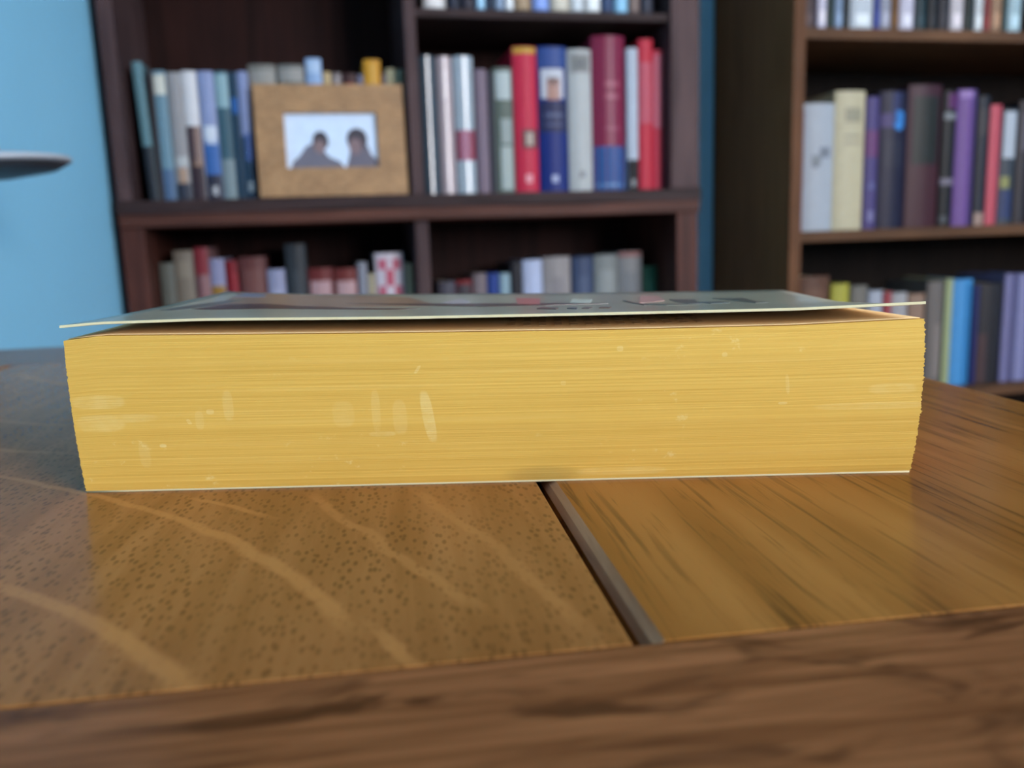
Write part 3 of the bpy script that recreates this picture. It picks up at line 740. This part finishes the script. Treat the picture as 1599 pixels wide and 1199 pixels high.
# page block: layered fore-edge, every few leaves a little proud or shy of the next
rnd = random.Random(11)
NX, NZ = 72, 170
off = [rnd.gauss(0, 0.00001) for _ in range(NZ + 1)]
offL = [rnd.gauss(0, 0.00007) for _ in range(NZ + 1)]
offR = [rnd.gauss(0, 0.00013) for _ in range(NZ + 1)]
V, Fa = [], []
for j in range(NZ + 1):
    f = j / NZ
    for i in range(NX + 1):
        x = BL * i / NX
        if i == 0: x += offL[j]
        if i == NX: x += offR[j]
        y = fore_y(min(max(x, 0), BL), f) + off[j]
        z = BT + (page_top(x, y) - BT) * f
        V.append((x, y, z))
nf = len(V)
for j in range(NZ):
    for i in range(NX):
        a = j * (NX + 1) + i
        Fa.append((a, a + 1, a + NX + 2, a + NX + 1))
# back rows towards the spine for ends, top and bottom
YD = [0.012, 0.03, 0.05, 0.075, 0.096]
idx = {}
def bv(i, j, k):
    if k == 0: return j * (NX + 1) + i
    key = (i, j, k)
    if key not in idx:
        x0_, y0_, z0_ = V[j * (NX + 1) + i]
        y = y0_ * (1 - k / len(YD)) + YD[k - 1]
        f = j / NZ
        idx[key] = len(V)
        V.append((x0_, y, BT + (page_top(min(max(x0_, 0), BL), y) - BT) * f))
    return idx[key]
for k in range(len(YD)):
    for j in range(NZ):
        for i in (0, NX):
            Fa.append((bv(i, j, k), bv(i, j + 1, k), bv(i, j + 1, k + 1), bv(i, j, k + 1)))
    for i in range(NX):
        for j in (0, NZ):
            Fa.append((bv(i, j, k), bv(i + 1, j, k), bv(i + 1, j, k + 1), bv(i, j, k + 1)))
K = len(YD)
ring = [bv(i, 0, K) for i in range(NX + 1)] + [bv(NX, j, K) for j in range(1, NZ + 1)] + [bv(i, NZ, K) for i in range(NX - 1, -1, -1)] + [bv(0, j, K) for j in range(NZ - 1, 0, -1)]
Fa.append(tuple(ring))
blk = mesh_obj('page_block', V, Fa, M_EDGE, bk)

def sheet(name, zf, x0, x1, y0f, y1, th, mat, nx=40, ny=14):
    V, Fa = [], []
    for s in (0, 1):
        for j in range(ny + 1):
            for i in range(nx + 1):
                x = x0 + (x1 - x0) * i / nx
                ya = y0f(x)
                y = ya + (y1 - ya) * (j / ny) ** 1.5
                V.append((x, y, zf(x, y) + th * s))
    n = (nx + 1) * (ny + 1)
    for j in range(ny):
        for i in range(nx):
            a = j * (nx + 1) + i
            Fa.append((a, a + 1, a + nx + 2, a + nx + 1))
            Fa.append((n + a, n + a + nx + 1, n + a + nx + 2, n + a + 1))
    for i in range(nx):
        for j in (0, ny):
            a = j * (nx + 1) + i
            Fa.append((a, a + 1, n + a + 1, n + a))
    for j in range(ny):
        for i in (0, nx):
            a = j * (nx + 1) + i
            Fa.append((a, a + nx + 1, n + a + nx + 1, n + a))
    return mesh_obj(name, V, Fa, mat, bk, True)
tp = sheet('title_page', lambda x, y: page_top(x, y) + 0.00012, 0.0006, BL - .0006, lambda x: fore_y(x, 1) + .0008, .094, .00012, M_PAPER)
# faint lines of print on the first page, running from the fore-edge to the spine
TV, TF = [], []
for i in range(13):
    x = .0935 + i * .0034
    y = .006
    while y < .075:
        ln_ = rnd.uniform(.003, .009)
        q = len(TV)
        for (xx, yy) in ((x, y), (x + .0016, y), (x + .0016, y + ln_), (x, y + ln_)):
            TV.append((xx, yy, page_top(xx, yy) + .00030))
        for (xx, yy) in ((x, y), (x + .0016, y), (x + .0016, y + ln_), (x, y + ln_)):
            TV.append((xx, yy, page_top(xx, yy) + .00022))
        TF += [(q, q + 1, q + 2, q + 3), (q + 4, q + 7, q + 6, q + 5)] + [(q + a, q + (a + 1) % 4, q + 4 + (a + 1) % 4, q + 4 + a) for a in range(4)]
        y += ln_ + .0012
mesh_obj('printed_lines', TV, TF, plain((196, 160, 114), 0.8), tp)

def cover_mat():
    t = NT('glossy_printed_cover')
    n = t.noise(t.coord((40, 25, 5)), 1.0, 3)
    c = t.mix(n, lin((156, 150, 128)), lin((182, 174, 150)))
    return t.done(c, 0.3, 0.4, 0.12)
CTH = 0.00045
fc = sheet('front_cover', lambda x, y: cover_z(x, y) - CTH, 0.0, BL, lambda x: -0.0022 - 0.0012 * x / BL, .094, CTH, cover_mat())
fc['label'] = 'curled grey green front cover with a dark illustration'
M_RIM = M_STOCK
ins = sheet('inside_face', lambda x, y: cover_z(x, y) - CTH - .00012, 0.0004, BL - .0004, lambda x: -0.0016 - 0.0012 * x / BL, .093, .0001, plain((236, 224, 196), 0.7))
ins.parent = fc
# pale raw paper edge of the cover along the fore-edge
V, Fa = [], []
n = 60
for i in range(n + 1):
    x = BL * i / n
    y = -0.0022 - 0.0012 * x / BL
    z = cover_z(x, y)
    jit = rnd.gauss(0, 0.00002)
    V += [(x, y - .00005, z - CTH - .00003 + jit), (x, y - .00005, z + .00003), (x, y + .0003, z + .00003), (x, y + .0003, z - CTH - .00003 + jit)]
for i in range(n):
    for k in range(4):
        Fa.append((i * 4 + k, i * 4 + (k + 1) % 4, (i + 1) * 4 + (k + 1) % 4, (i + 1) * 4 + k))
Fa += [(0, 1, 2, 3), (n * 4, n * 4 + 1, n * 4 + 2, n * 4 + 3)]
mesh_obj('paper_rim', V, Fa, M_RIM, fc)

def art(name, pts, col, lift):
    pts = [(max(.0015, min(BL - .002, x / 1000)), max(.001, min(.0915, y / 1000))) for x, y in pts]
    bm = bmesh.new()
    vs = [bm.verts.new((x, y, 0)) for x, y in pts]
    f = bm.faces.new(vs)
    bmesh.ops.triangulate(bm, faces=[f])
    for _ in range(2):
        bmesh.ops.subdivide_edges(bm, edges=[e for e in bm.edges if e.calc_length() > .004], cuts=2, use_grid_fill=True)
    bmesh.ops.triangulate(bm, faces=bm.faces[:])
    ret = bmesh.ops.extrude_face_region(bm, geom=bm.faces[:])
    top = {v for v in ret['geom'] if isinstance(v, bmesh.types.BMVert)}
    for v in bm.verts:
        v.co.z = cover_z(v.co.x, v.co.y) + (lift if v in top else -0.0001)
    return bm_obj(name, bm, plain(col, 0.35, 0.5, 0.15, 0.3), fc)
ART = [
 ('printed_field', [(14.6, 42.6), (5.3, 105.8), (44, 87.5), (61.9, 76.2), (75.7, 39.1), (61.3, 36.7), (39.9, 37.1)], (146, 112, 88)),
 ('printed_swash', [(5.3, 33.1), (6.6, 49.6), (11.5, 65.1), (15, 68.4), (13.7, 44.9), (10, 29.7)], (96, 92, 84)),
 ('printed_figure', [(13.1, 33.9), (16.2, 52.1), (26.8, 52.3), (40.5, 40.8), (55.9, 31.1), (71.9, 25.1), (67.1, 21.6), (54.3, 24.5), (33.9, 30.1), (19.6, 29.9)], (76, 42, 36)),
 ('printed_patch', [(7.5, 78), (6.7, 91), (13.8, 91), (17.8, 77.2)], (124, 124, 140)),
 ('printed_figure', [(74.1, 52.9), (77.9, 68.6), (81.9, 54.2), (79.7, 39.5)], (178, 164, 164)),
 ('printed_line', [(47.9, 52.5), (66.9, 42.6), (87.7, 30.2), (101.8, 32.4), (118, 38.2), (110.2, 43.9), (100.2, 37.3), (87.3, 36.4)], (84, 62, 56)),
 ('printed_patch', [(94.9, 41.7), (93.9, 69.2), (100.8, 65.9), (100.7, 37)], (192, 118, 108)),
 ('printed_patch', [(125.8, 39.2), (130.2, 72.1), (135.4, 72.4), (134.2, 51.8)], (192, 150, 138)),
 ('printed_patch', [(108.6, 47), (109.8, 61.5), (115.3, 58.8), (113.3, 40.3)], (204, 202, 184)),
 ('printed_stroke', [(136, 55.9), (142.8, 55.2), (139.6, 29.6), (136.1, 27.2)], (92, 90, 84)),
 ('printed_stroke', [(141.1, 41.7), (147.7, 45.6), (147.6, 34.5), (142.1, 30.6)], (88, 88, 84)),
 ('printed_stroke', [(148.1, 57.9), (156.7, 58.9), (157.1, 34.6), (153.3, 32), (152.4, 48.2)], (96, 94, 86)),
 ('printed_stroke', [(125.5, 33.5), (132.5, 28.6), (137.2, 21.1), (130, 22.1)], (120, 116, 104)),
 ('printed_line', [(123, 52.5), (124, 52), (126.6, 25.3), (125.2, 24)], (80, 80, 74)),
 ('printed_mark', [(99.9, 13), (100.9, 21.3), (104.8, 14.5), (104.1, 9.8)], (110, 84, 74)),
 ('printed_mark', [(106.6, 12.1), (107.5, 16.9), (109.1, 14.6), (108.6, 9.7)], (104, 92, 96)),
 ('printed_mark', [(109.8, 10.9), (110.7, 17.4), (112.4, 15), (111.4, 10.3)], (104, 88, 84)),
 ('printed_mark', [(113.6, 11.2), (114.7, 15.9), (116.6, 13.4), (115.9, 10.3)], (116, 88, 72)),
]
for i, (nm, pts, c) in enumerate(ART):
    art(nm, pts, c, 0.00003 + 0.00001 * i)
sheet('back_cover', lambda x, y: 0.00002, 0.0, BL, lambda x: 0.0002, .097, BT - .00004, M_STOCK, 20, 6)
# spine: a slightly rounded strip joining the two covers
V, Fa = [], []
n, m = 24, 8
for s in (0, 1):
    for i in range(n + 1):
        x = BL * i / n
        zt = cover_z(x, .092)
        for j in range(m + 1):
            f = j / m
            V.append((x, .0945 + .0028 * math.sin(math.pi * f) ** .6 + s * .0005 + (.0025 * (1 - f)), zt * f))
q = (n + 1) * (m + 1)
for i in range(n):
    for j in range(m):
        a = i * (m + 1) + j
        Fa += [(a, a + 1, a + m + 2, a + m + 1), (q + a, q + a + m + 1, q + a + m + 2, q + a + 1)]
    for j in (0, m):
        a = i * (m + 1) + j
        Fa.append((a, a + m + 1, q + a + m + 1, q + a))
for j in range(m):
    for i in (0, n):
        a = i * (m + 1) + j
        Fa.append((a, a + 1, q + a + 1, q + a))
mesh_obj('spine', V, Fa, plain((120, 112, 96), 0.35, 0.5, 0.1, 0.3), bk, True)
